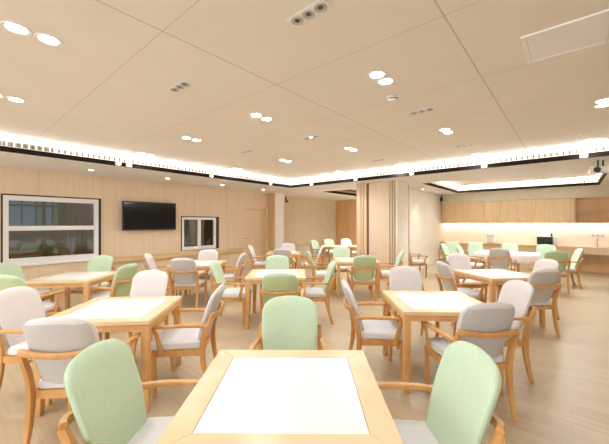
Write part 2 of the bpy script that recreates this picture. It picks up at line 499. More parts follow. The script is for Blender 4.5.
# ------------------------------------------------------------------ KITCHEN COUNTER along wall_right
def cabinet(name, label, u0, u1, v1, v0, z0, z1, doors, group):
    """v1 > v0; doors face -u"""
    w = v1 - v0
    r = room_thing(name, label, 'cabinet', (u0 + u1) / 2, (v0 + v1) / 2, z0, group)
    d = (u1 - u0) / 2; h = z1 - z0
    link('body', bbox(-d + 0.022, d, -w / 2 + 0.001, w / 2 - 0.001, 0, h), M['slat'], r)
    dw = w / doors
    for k in range(doors):
        link('door', bbox(-d, -d + 0.02, -w / 2 + k * dw + 0.009, -w / 2 + (k + 1) * dw - 0.009, 0.004, h - 0.004, 0.002), M['cabinet'], r)
    return r
names = ['against the white partition wall', 'second from the partition', 'third from the partition, above the black oven', 'beside the open shelf']
vv = [3.985, 2.97, 1.955, 0.94, -0.07]
for k in range(4):
    cabinet('wall_cabinet', 'pale wood wall cabinet with flat doors ' + names[k].replace(', above the black oven', ''), 13.15, 13.5, vv[k], vv[k + 1], 1.56, 2.37, 2, 'wall cabinets over the counter')
for k in range(4):
    cabinet('base_cabinet', 'pale wood base cabinet under the long counter ' + ['at the partition wall', 'second from the partition wall', 'third from the partition wall', 'at the edge of the open knee space'][k], 13.02, 13.5, vv[k], vv[k + 1], 0.0, 0.785, 2, 'base cabinets under the counter')
# open shelf unit
r = room_thing('open_shelf', 'orange wood open shelf unit at the right end of the wall cabinets', 'shelf', 13.325, -1.3, 1.56)
link('back_panel', bbox(0.155, 0.174, -1.22, 1.22, 0, 0.81), M['shelfwood'], r)
link('top_board', bbox(-0.175, 0.155, -1.22, 1.22, 0.785, 0.81), M['shelfwood'], r)
link('bottom_board', bbox(-0.175, 0.155, -1.22, 1.22, 0, 0.025), M['shelfwood'], r)
link('shelf_board', bbox(-0.165, 0.155, -1.2, 1.2, 0.36, 0.385), M['shelfwood'], r)
for y in (-1.22, 1.2): link('side_board', bbox(-0.175, 0.155, y, y + 0.02, 0.025, 0.785), M['veneer'], r)
# counter
r = room_thing('kitchen_counter', 'long pale counter top running under the wall cabinets', 'counter', 13.24, 0.7, 0)
link('worktop', bbox(-0.27, 0.258, -3.2, 3.28, 0.787, 0.83, 0.004), M['topwood'], r)
link('apron', bbox(-0.24, -0.215, -3.2, -0.775, 0.60, 0.787), M['veneer'], r)
link('back_panel', bbox(0.22, 0.255, -3.2, -0.775, 0, 0.787), M['shelfwood'], r)
link('side_panel', bbox(-0.24, 0.22, -3.2, -3.17, 0, 0.60), M['veneer'], r)
# under-cabinet light
t = room_thing('light_bar', 'glowing light bar tucked under the wall cabinets along the backsplash', 'light', 13.42, 0.7, 1.535)
link('housing', bbox(-0.03, 0.03, -3.2, 3.27, 0.012, 0.024), M['white'], t)
link('diffuser', bbox(-0.025, 0.025, -3.2, 3.27, 0.0, 0.012), M['under'], t)

# oven on the counter
p = at_u(547, 240, 13.25); ou, ov = uv(p)
r = room_thing('microwave_oven', 'black microwave oven with a white side strip on the counter', 'microwave', 13.27, ov, 0.831)
link('body', bbox(-0.16, 0.17, -0.27, 0.27, 0.01, 0.285, 0.008), M['white'], r)
link('door', bbox(-0.178, -0.158, -0.17, 0.262, 0.02, 0.275, 0.004), M['plasticblack'], r)
link('door_glass', bbox(-0.181, -0.177, -0.12, 0.215, 0.06, 0.235), M['screen'], r)
link('control_panel', bbox(-0.176, -0.158, -0.262, -0.175, 0.02, 0.275, 0.003), M['white'], r)
bm = bmesh.new(); sweep(bm, [(-0.178, -0.15, 0.05), (-0.2, -0.15, 0.06), (-0.2, -0.15, 0.235), (-0.178, -0.15, 0.245)], [(.012, .012)] * 4, up=(0, 1, 0)); link('handle', bm, M['metal'], r, True)
for y in (-0.22, 0.22): link('foot', bbox(-0.13, -0.1, y - .015, y + .015, 0, 0.012), M['plasticblack'], r)
bt = room_thing('dark_bottle', 'small dark bottle standing on top of the microwave oven', 'bottle', 13.25, ov - 0.12, 1.117)
bm = bmesh.new(); lathe(bm, [(0.028, 0), (0.03, 0.01), (0.03, 0.06), (0.012, 0.085), (0.012, 0.1)], 14); link('bottle_body', bm, M['plasticblack'], bt, True)
bm = bmesh.new(); lathe(bm, [(0.014, 0.1), (0.014, 0.118)], 12); link('cap', bm, M['dark'], bt, True)
# white dispenser
p = at_u(491, 237, 13.27); ou, ov = uv(p)
r = room_thing('rice_cooker', 'white box-shaped rice cooker on the counter left of the microwave', 'appliance', 13.27, ov, 0.831)
link('body', bbox(-0.14, 0.14, -0.14, 0.14, 0.01, 0.23, 0.03, 3), M['splash'], r, True)
link('lid', bbox(-0.14, 0.14, -0.14, 0.14, 0.231, 0.335, 0.035, 3), M['white'], r, True)
link('control_panel', bbox(-0.146, -0.139, -0.06, 0.06, 0.06, 0.17, 0.003), M['white'], r)
link('base_ring', bbox(-0.11, 0.11, -0.11, 0.11, 0, 0.012), M['plasticblack'], r)
# sockets and tap
p = at_u(598, 236, 13.49); ou, ov = uv(p)
r = room_thing('socket_plate', 'white triple socket plate on the backsplash above the tap', 'socket', 13.497, ov, 1.17)
link('plate', bbox(-0.012, 0.002, -0.17, 0.17, -0.05, 0.05, 0.004), M['white'], r)
for y in (-0.11, 0.0, 0.11): link('socket', bbox(-0.016, -0.0121, y - 0.03, y + 0.03, -0.022, 0.026), M['metal'], r)
r = room_thing('kitchen_tap', 'small silver tap at the back of the counter below the sockets', 'tap', 13.4, ov + 0.02, 0.831)
bm = bmesh.new(); lathe(bm, [(0.028, 0), (0.028, 0.02), (0.014, 0.03), (0.014, 0.1)], 14); link('tap_base', bm, M['metal'], r, True)
bm = bmesh.new(); sweep(bm, [(0, 0, 0.09), (0, 0, 0.2), (-0.06, 0, 0.25), (-0.13, 0, 0.22), (-0.135, 0, 0.18)], [(.022, .022)] * 5, up=(0, 1, 0)); link('spout', bm, M['metal'], r, True)
link('lever', bbox(-0.01, 0.01, 0.014, 0.07, 0.075, 0.087, 0.003), M['metal'], r)
# light switch on partition
p = at_v(424, 235, 4.0); ou, ov = uv(p)
r = room_thing('light_switch', 'small white light switch on the white partition wall', 'switch', ou, 3.998, p.z)
link('plate', bbox(-0.043, 0.043, -0.01, 0.002, -0.043, 0.043, 0.003), M['white'], r)
link('rocker', bbox(-0.026, 0.026, -0.014, -0.0101, -0.026, 0.026, 0.001), M['white'], r)
# black speaker on the partition wall
r = room_thing('wall_speaker', 'small black speaker high on the partition wall beside the wall cabinets', 'speaker', 12.98, 3.93, 2.43)
link('cabinet', bbox(-0.05, 0.05, -0.03, 0.03, 0.0, 0.17, 0.008), M['plasticblack'], r)
link('speaker_grille', bbox(-0.053, -0.0501, -0.022, 0.022, 0.015, 0.155), M['dark'], r)
link('bracket', bbox(-0.012, 0.012, 0.03, 0.0695, 0.07, 0.1), M['plasticblack'], r)
link('cable', bbox(-0.006, 0.006, 0.0, 0.012, 0.17, 0.269), M['plasticblack'], r)
# camera by the pilaster
r = room_thing('wall_camera', 'small black security camera high on the beige alcove wall beside the pilaster', 'camera', 9.44, 9.03, 2.43)
link('camera_body', bbox(-0.035, 0.035, -0.06, 0.04, 0.0, 0.07, 0.012), M['plasticblack'], r)
link('bracket', bbox(-0.02, 0.02, 0.03, 0.0695, 0.04, 0.22, 0.004), M['plasticblack'], r)

# ------------------------------------------------------------------ TELEVISION
r = room_thing('television', 'wide black flat television on the veneered wall between two windows', 'television', 3.745, VW - 0.10, 1.37)
link('casing', bbox(-0.705, 0.705, -0.02, 0.035, 0, 0.757, 0.012), M['plasticblack'], r)
link('screen', bbox(-0.675, 0.675, -0.0225, -0.0199, 0.04, 0.727), M['screen'], r)
link('bottom_bezel', bbox(-0.69, 0.69, -0.026, -0.0199, 0.006, 0.036, 0.002), M['dark'], r)
link('wall_mount', bbox(-0.25, 0.25, 0.035, 0.0995, 0.2, 0.55), M['dark'], r)

# ------------------------------------------------------------------ CEILING FITTINGS
def lamp_light(p, power, spread=150, r=0.06):
    ld = bpy.data.lights.new('downlight_lamp', 'SPOT')
    ld.energy = power; ld.spot_size = math.radians(spread); ld.spot_blend = 0.8
    ld.shadow_soft_size = r; ld.color = (0.92, 1.0, 1.10)
    return ld

def twin_downlight(px, py, label, power=LAMP_W, z=MAIN_Z, lit=True, p=None):
    if p is None: p = at_z(px, py, z)
    r = thing('twin_downlight', label, 'downlight', (p.x, p.y, z), TH, 'twin downlights')
    for s in (-0.09, 0.09):
        bm = bmesh.new(); lathe(bm, [(0.062, -0.004), (0.082, -0.006), (0.084, -0.0005), (0.062, -0.0005), (0.062, -0.004)], 28, (s, 0, 0), cap=False); link('rim', bm, M['white'], r, True)
        bm = bmesh.new(); lathe(bm, [(0, -0.004), (0.0615, -0.004), (0.0615, -0.001), (0, -0.001)], 28, (s, 0, 0), cap=False); link('lens', bm, M['disc'], r)
    lo = bpy.data.objects.new('downlight_lamp', lamp_light(p, power)); COL.objects.link(lo)
    lo.parent = r; lo.location = (0, 0, -0.03)
    return r

def triple_spot(px, py, label, lit=False, z=MAIN_Z):
    p = at_z(px, py, z)
    r = thing('triple_spotlight', label, 'spotlight', (p.x, p.y, z), TH + PI / 2, 'triple spotlights')
    bm = bmesh.new()
    link('plate', bbox(-0.155, 0.155, -0.055, 0.055, -0.004, -0.0005, 0.001), M['soffit'], r)
    for k, s in enumerate((-0.1, 0.0, 0.1)):
        bm = bmesh.new(); lathe(bm, [(0.0, -0.0045), (0.028, -0.0045), (0.036, -0.012), (0.042, -0.012), (0.042, -0.0042)], 20, (s, 0, 0), cap=False)
        link('reflector', bm, M['chrome'], r, True)
        bm = bmesh.new(); lathe(bm, [(0, -0.007), (0.018, -0.007), (0.018, -0.0048), (0, -0.0048)], 14, (s, 0, 0), cap=False)
        link('lens', bm, M['disc'] if (lit and k == 1) else M['lens'], r)
    return r

def small_downlight(px, py, label, z=SOF_Z, power=5.0):
    p = at_z(px, py, z)
    r = thing('small_downlight', label, 'downlight', (p.x, p.y, z), TH, 'small soffit downlights')
    bm = bmesh.new(); lathe(bm, [(0.045, -0.003), (0.058, -0.004), (0.06, -0.0005), (0.045, -0.0005), (0.045, -0.003)], 20, cap=False); link('rim', bm, M['white'], r, True)
    bm = bmesh.new(); lathe(bm, [(0, -0.003), (0.0445, -0.003), (0.0445, -0.001), (0, -0.001)], 20, cap=False); link('lens', bm, M['disc'], r)
    lo = bpy.data.objects.new('downlight_lamp', lamp_light(p, power, 110, 0.04)); COL.objects.link(lo); lo.parent = r; lo.location = (0, 0, -0.02)
    return r

twins = [(33, 34, 'big lit twin downlight in the ceiling at the upper left'),
         (5, 97, 'lit downlight pair cut by the left edge of the view'),
         (261.5, 117, 'lit twin downlight in the middle of the ceiling left of the smoke detector'),
         (381.5, 78, 'lit twin downlight nearest the smoke detector'),
         (446.5, 131, 'lit twin downlight between two triple spotlights on the right half of the ceiling'),
         (603, 103, 'lit twin downlight at the right edge of the view'),
         (588, 141.5, 'lit downlight beside the sprinkler at the right cove edge'),
         (477, 155, 'lit downlight at the right cove edge above the kitchen cabinets'),
         (398.4, 166, 'lit downlight at the cove edge above the pillar'),
         (340, 172, 'lit downlight at the cove edge left of the pillar'),
         (191.5, 139, 'lit twin downlight in the ceiling above the small sliding window'),
         (146, 154.3, 'lit twin downlight at the left cove edge above the television'),
         (237.5, 169.2, 'lit twin downlight at the left cove edge near the ceiling corner'),
         (285.5, 160.7, 'lit twin downlight in the ceiling just before the cove corner'),
         (351, 149, 'lit twin downlight in the ceiling between two triple spotlights, mid picture')]
for px, py, lb in twins: twin_downlight(px, py, lb, LAMP_W * (0.45 if px > 560 else 1.0))
# lamps added out of view, above and beside the viewer, lighting the near tables
for (u, v, lb) in ((0.4, 0.7, 'added twin downlight out of view, right above the viewer'), (-1.2, 3.0, 'added twin downlight out of view, to the left of the viewer')):
    p = U * u + V * v
    twin_downlight(0, 0, lb, p=Vector((p.x, p.y, 0)))
for v, lb in ((0.1, 'added twin downlight hidden in the kitchen tray, nearest the right edge'), (1.3, 'added twin downlight hidden in the middle of the kitchen tray'), (2.5, 'added twin downlight hidden in the kitchen tray, nearest the pillar')):  # unseen lamps added behind the tray's near edge to brighten the kitchen
    p = U * 9.9 + V * v
    twin_downlight(0, 0, lb, 50.0, p=Vector((p.x, p.y, 0)))
for (u, v, lb) in ((10.2, 5.0, 'added twin downlight in the alcove tray hidden behind the pillar'), (11.6, 5.2, 'added twin downlight deep in the alcove tray hidden behind the pillar')):  # extra strong lamps hidden by the pillar, added to lift the dim alcove
    p = U * u + V * v
    twin_downlight(0, 0, lb, 170.0, p=Vector((p.x, p.y, 0)))
for px, py, lb, lit in [(308.5, 13.5, 'silver triple spotlight nearest the viewer at the top of the picture', False),
                        (179.5, 86.5, 'small unlit triple spotlight on the left half of the ceiling', False),
                        (311, 137, 'triple spotlight with its middle lamp lit, in mid ceiling', True),
                        (421.5, 111, 'unlit triple spotlight right of the smoke detector', False),
                        (464.5, 145.5, 'unlit triple spotlight close to the right cove', False),
                        (378, 160, 'unlit triple spotlight above the pillar before the cove', False),
                        (246.5, 151.5, 'faint unlit triple spotlight near the left cove', False)]:
    triple_spot(px, py, lb, lit)
for px, py, lb in [(91, 170, 'small soffit downlight above the big left window'),
                   (167.5, 178.4, 'small soffit downlight right of the television'),
                   (222.5, 185, 'small soffit downlight right of the small sliding window'),
                   (263, 189.6, 'small soffit downlight above the recessed wooden door')]:
    small_downlight(px, py, lb)
# two wall washers on the partition
for k, px in enumerate((421, 435)):
    q = at_v(px, 205, 3.86); u_, v_ = uv(q)
    r = room_thing('small_downlight', ['soffit downlight washing the partition wall nearest the pillar', 'soffit downlight washing the partition wall nearest the cabinets'][k], 'downlight', u_, 3.80, SOF_Z, 'small soffit downlights')
    bm = bmesh.new(); lathe(bm, [(0.031, -0.003), (0.058, -0.004), (0.06, -0.0005), (0.031, -0.0005), (0.031, -0.003)], 20, cap=False); link('rim', bm, M['white'], r, True)
    bm = bmesh.new(); lathe(bm, [(0, -0.003), (0.03, -0.003), (0.03, -0.001), (0, -0.001)], 20, cap=False); link('lens', bm, M['disc'], r)
    lo = bpy.data.objects.new('downlight_lamp', lamp_light(q, 22.0, 48, 0.02)); COL.objects.link(lo); lo.parent = r; lo.location = (0, 0, -0.02)

# spotlight heads in the black slots
def slot_head(u, v, ax, label):
    r = room_thing('slot_spotlight', label, 'spotlight', u, v, SOF_Z + 0.028, 'spotlights in the black slot', 0 if ax == 'v' else -PI / 2)
    link('head', bbox(-0.055, 0.055, -0.03, 0.0, -0.031, 0.04, 0.008), M['white'], r, True)
    bm = bmesh.new(); lathe(bm, [(0, 0.0), (0.018, 0.0), (0.018, 0.003), (0, 0.003)], 14, cap=False)
    for vtx in bm.verts: vtx.co = Vector((vtx.co.x, -0.0305 - vtx.co.z, vtx.co.y))
    link('lens', bm, M['disc'], r)
for k, px in enumerate((118, 128.5, 211, 270)):
    q = at_v(px, 165, VB - 0.012); u_, v_ = uv(q)
    slot_head(u_, v_ - 0.006, 'v', 'white spotlight in the black cove slot of the window side, ' + ['first from the left', 'second from the left', 'third from the left', 'nearest the corner'][k])
for k, px in enumerate((312, 356, 412, 484.5, 583.7)):
    q = at_u(px, 165, UB - 0.012); u_, v_ = uv(q)
    slot_head(u_ - 0.006, v_, 'u', 'white spotlight in the kitchen side cove slot, ' + ['nearest the corner', 'above the left edge of the pillar', 'just right of the pillar', 'above the kitchen cabinets', 'nearest the right edge'][k])

# air grilles in the cove
for (u0, u1, lb) in ((-0.2, 1.3, 'dark slotted air grille in the left cove at the picture edge'), (5.35, 6.6, 'dark slotted air grille in the left cove near the corner')):
    r = room_thing('air_grille', lb, 'vent', (u0 + u1) / 2, VB - 0.013, SOF_Z + 0.075)
    h = (u1 - u0) / 2
    bm = bmesh.new(); box(bm, -h, h, -0.012, -0.0005, 0, 0.01); box(bm, -h, h, -0.012, -0.0005, 0.08, 0.09); link('frame', bm, M['white'], r)
    bm = bmesh.new()
    n = int(2 * h / 0.045)
    for k in range(n):
        x = -h + (k + 0.5) * 2 * h / n
        box(bm, x - 0.012, x + 0.012, -0.01, -0.001, 0.01, 0.08)
    o = link('fins', bm, M['metal'], r)
# access panel
r = room_thing('ceiling_panel', 'pale framed access panel in the ceiling at the upper right', 'panel', 3.07, 0.03, MAIN_Z)
link('panel_frame', ring_frame(-0.25, 0.25, -0.26, 0.26, 0, 0, (0.03, 0.03, 0.03, 0.03)), M['white'], r).hide_render = False
bpy.data.objects.remove(r.children[0], do_unlink=True)
bm = bmesh.new()
for (a, b, c, d) in ((-0.25, -0.22, -0.26, 0.26), (0.22, 0.25, -0.26, 0.26), (-0.22, 0.22, -0.26, -0.23), (-0.22, 0.22, 0.23, 0.26)): box(bm, a, b, c, d, -0.012, -0.0005)
link('panel_frame', bm, M['soffit'], r)
link('panel', bbox(-0.218, 0.218, -0.228, 0.228, -0.008, -0.001), M['soffit'], r)
# smoke detector and sprinklers
p = at_z(392, 97, MAIN_Z)
r = thing('smoke_detector', 'round white smoke detector in the ceiling right of a twin downlight', 'smoke detector', (p.x, p.y, MAIN_Z), TH)
bm = bmesh.new(); lathe(bm, [(0.055, -0.0005), (0.06, -0.012), (0.05, -0.03), (0.02, -0.04), (0, -0.042)], 24); link('housing', bm, M['white'], r, True)
bm = bmesh.new(); lathe(bm, [(0.052, -0.02), (0.058, -0.022), (0.052, -0.028)], 24); link('sensor_slot', bm, M['dark'], r)
for px, py, lb in ((580, 135, 'small sprinkler head in the ceiling at the right cove'), (378.5, 167, 'small sprinkler head in the ceiling over the pillar'), (12, 136, 'small dark sprinkler head at the left cove')):
    p = at_z(px, py, MAIN_Z)
    r = thing('sprinkler_head', lb, 'sprinkler', (p.x, p.y, MAIN_Z), TH, 'ceiling sprinklers')
    bm = bmesh.new(); lathe(bm, [(0.035, -0.0005), (0.035, -0.006), (0.012, -0.008), (0.01, -0.03)], 16); link('sprinkler_body', bm, M['white'], r, True)
    bm = bmesh.new(); lathe(bm, [(0, -0.038), (0.022, -0.036), (0.022, -0.0325), (0, -0.0305)], 16, cap=False); link('deflector', bm, M['metal'], r, True)
# projector hung from the soffit
p = at_z(600.5, 160, SOF_Z)
r = thing('ceiling_projector', 'white projector hanging on two dark rods below the soffit', 'projector', (p.x, p.y, SOF_Z), TH)
for x in (-0.05, 0.05):
    bm = bmesh.new(); lathe(bm, [(0.013, -0.13), (0.013, -0.001)], 12, (x * 0.7, -x * 0.7, 0)); link('rod', bm, M['dark'], r, True)
link('projector_body', bbox(-0.13, 0.13, -0.15, 0.15, -0.235, -0.13, 0.02, 3), M['white'], r, True)
bm = bmesh.new(); lathe(bm, [(0, 0), (0.045, 0), (0.05, 0.02), (0.05, 0.06), (0, 0.06)], 20, cap=False)
for vtx in bm.verts: vtx.co = Vector((-0.13 - vtx.co.z + 0.02, vtx.co.y + 0.05, -0.19 + vtx.co.x))
link('projector_lens', bm, M['plasticblack'], r, True)

# ------------------------------------------------------------------ TABLES
def mitre_frame(S, w, z0, z1, g=0.0012):
    bm = bmesh.new(); h = S / 2; i = h - w
    for k in range(4):
        a = k * PI / 2
        R = Matrix.Rotation(a, 3, 'Z')
        q = [Vector((-h + g, -h, 0)), Vector((h - g, -h, 0)), Vector((i - g, -i, 0)), Vector((-i + g, -i, 0))]
        lo = [bm.verts.new(R @ Vector((v.x, v.y, z0))) for v in q]; hi = [bm.verts.new(R @ Vector((v.x, v.y, z1))) for v in q]
        for j in range(4): bm.faces.new((lo[j], lo[(j + 1) % 4], hi[(j + 1) % 4], hi[j]))
        bm.faces.new(lo[::-1]); bm.faces.new(hi)
    return bm

def make_table(label):
    S = 0.9; h = S / 2
    r = thing('dining_table', label, 'table', group='square dining tables')
    link('top_frame', mitre_frame(S, 0.11, 0.718, 0.75), M['topwood'], r)
    link('top_panel', bbox(-h + 0.1125, h - 0.1125, -h + 0.1125, h - 0.1125, 0.72, 0.7495, 0.001), M['inlay'], r)
    link('seam', bbox(-h + 0.02, h - 0.02, -h + 0.02, h - 0.02, 0.712, 0.719), M['seam'], r)
    bm = bmesh.new(); a = h - 0.012
    for k in range(4):
        R = Matrix.Rotation(k * PI / 2, 4, 'Z')
        vs = box(bm, -a + 0.06, a - 0.06, -a, -a + 0.022, 0.662, 0.7125)
        bmesh.ops.transform(bm, matrix=R, verts=vs)
    link('apron', bm, M['tablewood'], r)
    for sx in (-1, 1):
        for sy in (-1, 1):
            bm = bmesh.new()
            c = h - 0.04
            vs = box(bm, -0.034, 0.034, -0.034, 0.034, 0, 0.7125)
            for v in vs[:4]: v.co.x = v.co.x * 0.78 + 0.0075 * sx; v.co.y = v.co.y * 0.78 + 0.0075 * sy
            bevel_all(bm, 0.007, 2)
            o = link('leg', bm, M['tablewood'], r, True, loc=(sx * c, sy * c, 0))
    return r

TABLES = [(-0.087, 1.53, -0.5, 'square table nearest the viewer, glossy white top filling the bottom of the picture'),
          (-1.765, 2.98, 5, 'square table on the left behind the nearest green chair, four grey-white chairs around it'),
          (1.36, 3.27, -1.5, 'square table right of centre with four grey-white chairs around it'),
          (-0.44, 5.04, 2, 'square table in the centre with four green chairs around it'),
          (1.12, 6.93, 0, 'square table in front of the wooden pillar with green chairs'),
          (1.1, 11.2, 0, 'far square table in the alcove left of the pillar'),
          (2.02, 11.2, 0, 'far square table in the alcove mostly hidden behind the pillar'),
          (-3.48, 4.78, 3, 'square table under the big left window with green chairs'),
          (-2.15, 6.35, 0, 'square table in front of the small sliding window with grey-white chairs'),
          (-0.57, 8.7, 0, 'square table near the pilaster behind the central green table'),
          (3.08, 5.03, 9, 'square table on the right between the grey chairs and the kitchen')]
t0 = make_table(TABLES[0][3])
for i, (x, y, a, lb) in enumerate(TABLES):
    if i == 0: t0.location = (x, y, 0); t0.rotation_euler = (0, 0, math.radians(a))
    else: dup(t0, (x, y, 0), math.radians(a), lb)

# long kitchen table under a white cloth
TC = (5.58, 8.63)
r = thing('long_table', 'long wooden table under a white cloth before the kitchen', 'table', (TC[0], TC[1], 0), TH)
L2, D2 = 0.7, 0.5     # half length in -v, half depth in u
link('tabletop', bbox(-D2, D2, -L2, L2, 0.71, 0.742, 0.004), M['topwood'], r)
for sx in (-1, 1):
    for sy in (-1, 1):
        link('leg', bbox(-0.03, 0.03, -0.03, 0.03, 0, 0.71, 0.006), M['tablewood'], r, True, loc=(sx * (D2 - 0.05), sy * (L2 - 0.05), 0))
def cloth():
    bm = bmesh.new()
    n = 26; per = []
    a, b = D2 + 0.006, L2 + 0.006
    for k in range(n): per.append((-a + 2 * a * k / n, -b, 0, -1))
    for k in range(n): per.append((a, -b + 2 * b * k / n, 1, 0))
    for k in range(n): per.append((a - 2 * a * k / n, b, 0, 1))
    for k in range(n): per.append((-a, b - 2 * b * k / n, -1, 0))
    rings = []
    for j, z in enumerate((0.7495, 0.742, 0.68, 0.60, 0.53)):
        ring = []
        for k, (x, y, nx, ny) in enumerate(per):
            off = (0 if j == 0 else 0.006) + (j / 4.0) * 0.022 * (1 + math.sin(k * 1.45)) if j > 1 else (0.0 if j == 0 else 0.006)
            ring.append(bm.verts.new((x + nx * off, y + ny * off, z)))
        rings.append(ring)
    N = len(per)
    for p_, q_ in zip(rings, rings[1:]):
        for k in range(N): bm.faces.new((p_[k], p_[(k + 1) % N], q_[(k + 1) % N], q_[k]))
    bm.faces.new(rings[0])
    return bm
o = link('tablecloth', cloth(), M['cloth'], smooth=True, loc=(TC[0], TC[1], 0), rotz=TH)
o['label'] = 'white cloth draped over the long table before the kitchen'; o['category'] = 'tablecloth'
md = o.modifiers.new('thickness', 'SOLIDIFY'); md.thickness = 0.003; md.offset = 1

# ------------------------------------------------------------------ CHAIRS (faces +y in its own frame)
def back_mesh(panel=False):
    """padded backrest: lens-like slab with rounded top, leaning and slightly curved"""
    bm = bmesh.new()
    NX, NZ = 18, 20
    H = 0.495; RC = 0.115
    def halfw(s):
        w = 0.178 + 0.046 * math.sin(min(1.0, s / 0.62) * PI / 2)
        d = (s * H - (H - RC)) / RC
        if d > 0: w -= RC * (1 - math.sqrt(max(0.0, 1 - min(d, 1.0) ** 2.2)))
        if s < 0.07: w -= 0.03 * (1 - s / 0.07)
        return w
    front, rear = [], []
    for j in range(NZ + 1):
        s = 1 - (1 - j / NZ) ** 1.35 if j < NZ else 1.0
        z = 0.445 + H * s
        yc = -0.195 - 0.145 * s - 0.02 * s * s
        w = halfw(s)
        edge = min(1.0, ((1 - s) / 0.10)) ** 0.5 if s > 0.9 else (min(1.0, s / 0.06 + 0.25))
        fr, re = [], []
        for i in range(NX + 1):
            q = -1 + 2 * i / NX
            q = math.sin(q * PI / 2)
            x = q * w
            th = 0.030 * max(0.0, 1 - abs(q) ** 5) ** 0.5 * edge
            curve = 0.035 * (x / 0.23) ** 2
            zz = z + (0.012 * (1 - (x / 0.12) ** 2) * max(0, (s - 0.75) * 4) if abs(x) < 0.12 else 0.0)
            fr.append(bm.verts.new((x, yc + curve + th + 0.004 * edge, zz)))
            re.append(bm.verts.new((x, yc + curve - th - 0.004 * edge, zz)))
        front.append(fr); rear.append(re)
    for j in range(NZ):
        for i in range(NX):
            bm.faces.new((front[j][i], front[j + 1][i], front[j + 1][i + 1], front[j][i + 1]))
            bm.faces.new((rear[j][i], rear[j][i + 1], rear[j + 1][i + 1], rear[j + 1][i]))
        bm.faces.new((front[j][0], rear[j][0], rear[j + 1][0], front[j + 1][0]))
        bm.faces.new((front[j][NX], front[j + 1][NX], rear[j + 1][NX], rear[j][NX]))
    if panel:
        P = [[v.co.copy() for v in row[2:NX - 1]] for row in rear[1:NZ - 2]]
        bm.free(); bm = bmesh.new()
        a = [[bm.verts.new(c + Vector((0, -0.003, 0))) for c in row] for row in P]
        b = [[bm.verts.new(c + Vector((0, 0.004, 0))) for c in row] for row in P]
        nz, nx = len(P) - 1, len(P[0]) - 1
        for j in range(nz):
            for i in range(nx):
                bm.faces.new((a[j][i], a[j][i + 1], a[j + 1][i + 1], a[j + 1][i]))
            for i in (0, nx): bm.faces.new((a[j][i], a[j + 1][i], b[j + 1][i], b[j][i]))
        for i in range(nx):
            for j in (0, nz): bm.faces.new((a[j][i], a[j][i + 1], b[j][i + 1], b[j][i]))
        return bm
    for i in range(NX):
        bm.faces.new((front[0][i], front[0][i + 1], rear[0][i + 1], rear[0][i]))
        bm.faces.new((front[NZ][i], rear[NZ][i], rear[NZ][i + 1], front[NZ][i + 1]))
    return bm

def seat_mesh():
    bm = bmesh.new()
    pts = []
    # rounded trapezoid outline
    corners = [(-0.225, -0.20, 0.04), (0.225, -0.20, 0.04), (0.25, 0.245, 0.06), (-0.25, 0.245, 0.06)]
    cen = []
    out = []
    for k, (x, y, rr) in enumerate(corners):
        sx = -1 if x < 0 else 1; sy = -1 if y < 0 else 1
        cx, cy = x - sx * rr, y - sy * rr
        a0 = {(-1, -1): PI, (1, -1): 1.5 * PI, (1, 1): 0, (-1, 1): 0.5 * PI}[(sx, sy)]
        for j in range(6):
            a = a0 + j * (PI / 2) / 5
            out.append((cx + rr * math.cos(a), cy + rr * math.sin(a)))
    rings = []
    for f, z in ((0.96, 0.412), (1.0, 0.42), (1.005, 0.445), (0.975, 0.468), (0.88, 0.481), (0.5, 0.488)):
        rings.append([bm.verts.new((x * f, 0.02 + (y - 0.02) * f, z)) for x, y in out])
    N = len(out)
    for a, b in zip(rings, rings[1:]):
        for k in range(N): bm.faces.new((a[k], a[(k + 1) % N], b[(k + 1) % N], b[k]))
    bm.faces.new(rings[0][::-1]); bm.faces.new(rings[-1])
    return bm

